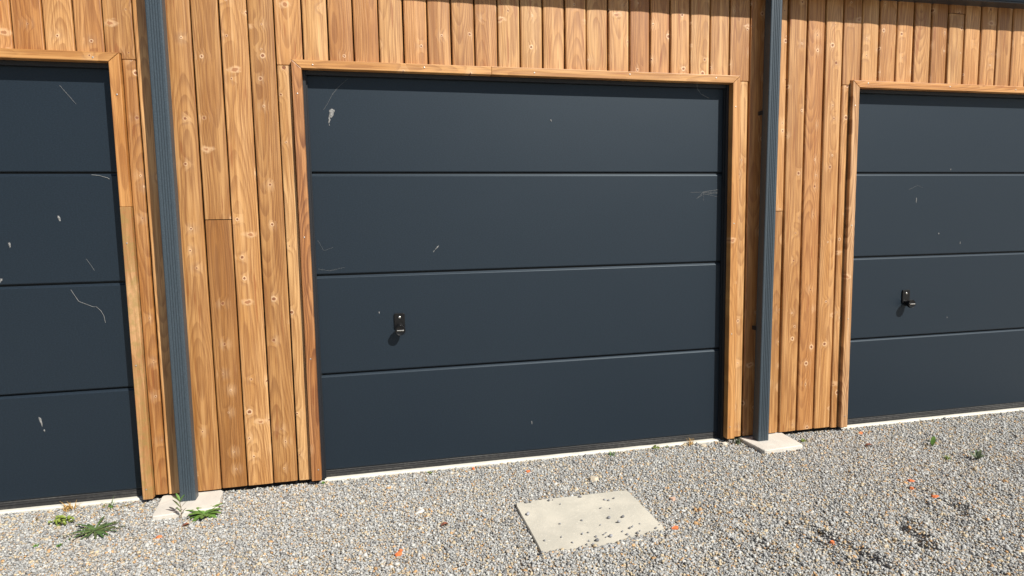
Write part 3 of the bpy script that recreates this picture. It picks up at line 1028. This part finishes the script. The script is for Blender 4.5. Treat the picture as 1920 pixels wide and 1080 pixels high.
chip('flat_stone', 2.24, -0.075, 0.017, 0.014, 0.010, plain('cream_stone', (0.62, 0.56, 0.46), 0.8), 'cream pebble at the foot of the middle door right trim', 'stone', None, 0.2, 24)
chip('flat_stone', 1.62, -0.66, 0.014, 0.012, 0.010, plain('pink_stone', (0.55, 0.36, 0.26), 0.8), 'pinkish flat stone right of the concrete cover', 'stone', None, 0.2, 25)


# ------------------------------------------------------------------ weeds
def leaf_mesh(name, length, width, mat, parent, rz, elev, curl, lobes=0, loc=(0, 0, 0), seg=9, fold=0.25, seed=0, base_w=0.12):
    """one leaf growing along +x of its own frame, rising by elev then curling down"""
    rnd = random.Random(seed)
    b = MB()
    x, z, a = 0.0, 0.0, elev
    st = length / seg
    for i in range(seg + 1):
        t = i / seg
        w = width * (base_w + (1 - base_w) * math.sin(math.pi * min(1, t * 0.93 + 0.04)) ** 0.8) * (1 if t < .97 else .25)
        if lobes: w *= 0.62 + 0.38 * abs(math.sin(t * math.pi * lobes + rnd.uniform(-.2, .2)))
        up = fold * w
        b.v += [(x, -w, z + up * 0.9), (x, 0, z), (x, w, z + up)]
        x += math.cos(a) * st
        z += math.sin(a) * st
        a -= curl / seg
    for i in range(seg):
        for j in (0, 1):
            q = i * 3 + j
            b.f.append((q, q + 1, q + 4, q + 3))
    o = b.build(name, mat, parent, smooth=True, loc=loc, rot=(0, 0, rz))
    return o


def gz(x, y): return float(relief(x, y)) + 0.004


def rosette(name, x, y, label, cat, mat, n, length, width, lobes, elev=0.35, curl=0.6, seed=0, group='weeds growing in the gravel', squash=1.0):
    rnd = random.Random(seed)
    e = empty(name, (x, y, gz(x, y)))
    tag(e, label, cat, group)
    for i in range(n):
        a = 2 * math.pi * (i + rnd.uniform(-.3, .3)) / n
        L = length * rnd.uniform(0.6, 1.05)
        leaf_mesh('leaf', L, width * rnd.uniform(.75, 1.1), mat, e, a, elev * rnd.uniform(.6, 1.5), curl * rnd.uniform(.6, 1.4), lobes, (0.004 * math.cos(a), 0.004 * math.sin(a), rnd.uniform(0, .004)), seed=seed * 31 + i)
    return e


def tuft(name, x, y, label, cat, mat, n, h, spread, seed=0, wid=0.0022, group='weeds growing in the gravel', z=None):
    rnd = random.Random(seed)
    b = MB()
    for i in range(n):
        a = rnd.uniform(0, 6.28)
        L = h * rnd.uniform(.5, 1.1)
        ox, oy = rnd.gauss(0, spread * .25), rnd.gauss(0, spread * .25)
        lean = rnd.uniform(.1, 1.0) * spread
        n0 = len(b.v)
        seg = 4
        pa = a + 1.57
        for s in range(seg + 1):
            t = s / seg
            w = wid * (1 - t) + 0.0003
            px, py, pz = ox + math.cos(a) * lean * t * t, oy + math.sin(a) * lean * t * t, L * (t - 0.25 * t * t)
            b.v += [(px - math.cos(pa) * w, py - math.sin(pa) * w, pz), (px + math.cos(pa) * w, py + math.sin(pa) * w, pz)]
        for s in range(seg):
            q = n0 + s * 2
            b.f.append((q, q + 1, q + 3, q + 2))
    o = b.build(name, mat, loc=(x, y, gz(x, y) if z is None else z))
    tag(o, label, cat, group)
    return o


def clump(name, x, y, label, mat, n, rad, leaf, h, seed=0, cat='weed', group='weeds growing in the gravel'):
    """low clump of many small round leaves"""
    rnd = random.Random(seed)
    b = MB()
    for i in range(n):
        a, rr = rnd.uniform(0, 6.28), rad * math.sqrt(rnd.random())
        c = Vector((math.cos(a) * rr, math.sin(a) * rr * .8, h * rnd.uniform(.2, 1) * (1 - 0.5 * rr / rad)))
        nrm = Vector((rnd.gauss(0, .5), rnd.gauss(0, .5), 1)).normalized()
        u = nrm.cross(Vector((rnd.random(), rnd.random(), .1))).normalized()
        w = nrm.cross(u)
        s = leaf * rnd.uniform(.6, 1.2)
        n0 = len(b.v)
        for k in range(6):
            an = k * math.pi / 3
            b.v.append(tuple(c + u * math.cos(an) * s + w * math.sin(an) * s * .6))
        b.v.append(tuple(c - nrm * s * .2))
        for k in range(6):
            b.f.append((n0 + k, n0 + (k + 1) % 6, n0 + 6))
    o = b.build(name, mat, loc=(x, y, gz(x, y)))
    tag(o, label, cat, group)
    return o


rosette('rosette_weed', -0.905, -0.315, 'dark green flat rosette weed with long narrow leaves in the left gravel', 'weed', M_LEAF_DEEP, 20, 0.124, 0.0070, 6, 0.16, 0.32, 3)
clump('clover_weed', -1.085, -0.185, 'yellow-green low clump of small leaves before the left door', M_LEAF_YELLOW, 60, 0.055, 0.011, 0.03, 4)
tuft('grass_tuft', -0.925, -0.075, 'upright green grass blade against the left door sill', 'weed', M_LEAF_FRESH, 7, 0.085, 0.06, 5, 0.0042)
# upright sprig before the left slab
e = empty('upright_weed', (-0.575, -0.275, gz(-0.575, -0.275)))
tag(e, 'slender upright weed with narrow leaves before the left downspout slab', 'weed', 'weeds growing in the gravel')
MB().tube([(0, 0, 0), (0.002, 0.001, 0.05), (-0.003, 0.0, 0.085)], 0.002, 6, 0.5).build('stem', M_STEM, e)
for i, (zz, a, L) in enumerate(((0.018, 0.2, .035), (0.03, 3.0, .03), (0.045, 0.1, .045), (0.05, 2.9, .05), (0.07, -.3, .045), (0.075, 3.4, .045), (0.08, .6, .032), (0.083, 2.4, .038))):
    leaf_mesh('leaf', L, 0.0055, M_LEAF_FRESH if i > 3 else M_LEAF_DEEP, e, a, 0.95, 0.3, 0, (0, 0, zz), seed=i)
rosette('rosette_weed', -0.478, -0.262, 'bright green lobed rosette weed at the corner of the left slab', 'weed', M_LEAF_FRESH, 26, 0.086, 0.012, 5, 0.36, 0.7, 9)
tuft('dry_tuft', -1.108, -0.050, 'dry orange straw tuft against the left door sill', 'dry weed', M_STRAW, 40, 0.035, 0.05, 11, 0.003)
tuft('withered_weed', -1.205, -0.125, 'small brownish dead stem in the gravel by the left door', 'dry weed', M_STEM, 6, 0.045, 0.03, 12, 0.0016)
tuft('grass_sprout', 1.552, -0.066, 'small bright green sprout before the middle door sill', 'weed', M_LEAF_FRESH, 14, 0.040, 0.035, 13, 0.003)
clump('moss_tuft', 1.835, -0.045, 'yellow-green mossy tuft against the middle door sill', M_LEAF_YELLOW, 50, 0.022, 0.006, 0.026, 14)
clump('moss_tuft', 1.90, -0.040, 'tiny green moss speck right of the mossy tuft at the sill', M_LEAF_YELLOW, 18, 0.010, 0.005, 0.012, 15)
tuft('dry_tuft', 2.045, -0.040, 'dry yellowish straw weed by the right end of the middle sill', 'dry weed', M_STRAW, 22, 0.060, 0.035, 16, 0.0016)
tuft('dry_tuft', 2.318, -0.085, 'olive-brown dry tuft at the foot of the middle door right trim', 'dry weed', M_LEAF_GREY, 34, 0.045, 0.035, 17, 0.0025)
clump('moss_tuft', 2.700, -0.150, 'small green moss cushion beside the right downspout slab', M_LEAF_YELLOW, 45, 0.017, 0.006, 0.016, 18)
e = empty('two_leaf_sprout', (3.335, -0.405, gz(3.335, -0.405)))
tag(e, 'bright green two-leaf sprout in the gravel before the right door', 'weed', 'weeds growing in the gravel')
leaf_mesh('leaf', 0.060, 0.012, M_LEAF_FRESH, e, 0.5, 1.1, 0.4, 0, seed=1)
leaf_mesh('leaf', 0.034, 0.010, M_LEAF_FRESH, e, 2.6, 1.2, 0.5, 0, seed=2)
leaf_mesh('leaf', 0.030, 0.007, M_LEAF_FRESH, e, -1.6, 0.9, 0.5, 0, seed=3)
tuft('dry_tuft', 3.254, -0.574, 'low yellow-green tuft left of the feathery grey plant', 'weed', M_LEAF_YELLOW, 26, 0.022, 0.035, 20, 0.0025)
# feathery grey-green plant
e = empty('feathery_weed', (3.393, -0.630, gz(3.393, -0.630)))
tag(e, 'grey-green feathery weed in the gravel at the far right', 'weed', 'weeds growing in the gravel')
for i in range(9):
    a = i * 2.4
    leaf_mesh('leaf', 0.055 * random.uniform(.7, 1.1), 0.010, M_LEAF_GREY, e, a, random.uniform(.5, 1.3), 0.5, 4, (0, 0, .004), seed=40 + i)
for i, (x, y, lb) in enumerate(((0.025, -0.05, 'tiny green speck of moss at the left end of the middle sill'), (0.555, -0.060, 'tiny pale grass sprout at the middle door sill, left of the brick chips'), (-1.09, -0.40, 'tiny green weed at the far left foreground'), (-0.995, -0.42, 'tiny green sprout in the gravel left of the rosette weed'))):
    clump('small_weed', x, y, lb, M_LEAF_FRESH if i != 1 else M_LEAF_YELLOW, 12, 0.010, 0.006, 0.012, 50 + i)


def dead_leaf(x, y, L, rz, label):
    o = leaf_mesh('dead_leaf', L, L * .22, M_DEAD, None, rz, 0.45, 1.1, 0, (x, y, gz(x, y) + .003), fold=.7, seed=int(x * 100))
    tag(o, label, 'leaf', 'dead leaves on the gravel')


dead_leaf(0.545, -0.655, 0.040, 0.4, 'curled dark brown dead leaf in the gravel left of the cover')
dead_leaf(2.98, -0.31, 0.045, -0.3, 'dark dead leaf lying in the gravel before the right door')
dead_leaf(-0.545, -0.375, 0.035, 0.6, 'dark dead leaf scrap in the gravel before the left slab')
tw = MB().tube([(0, 0, 0), (0.03, 0.006, 0.004), (0.075, 0.02, 0.012)], 0.0022, 6, 0.6).build('twig', M_STEM, loc=(-0.885, -0.085, gz(-0.885, -0.085) + .003))
tag(tw, 'thin reddish twig leaning on the gravel at the left door sill', 'twig')
print('stones', NST)
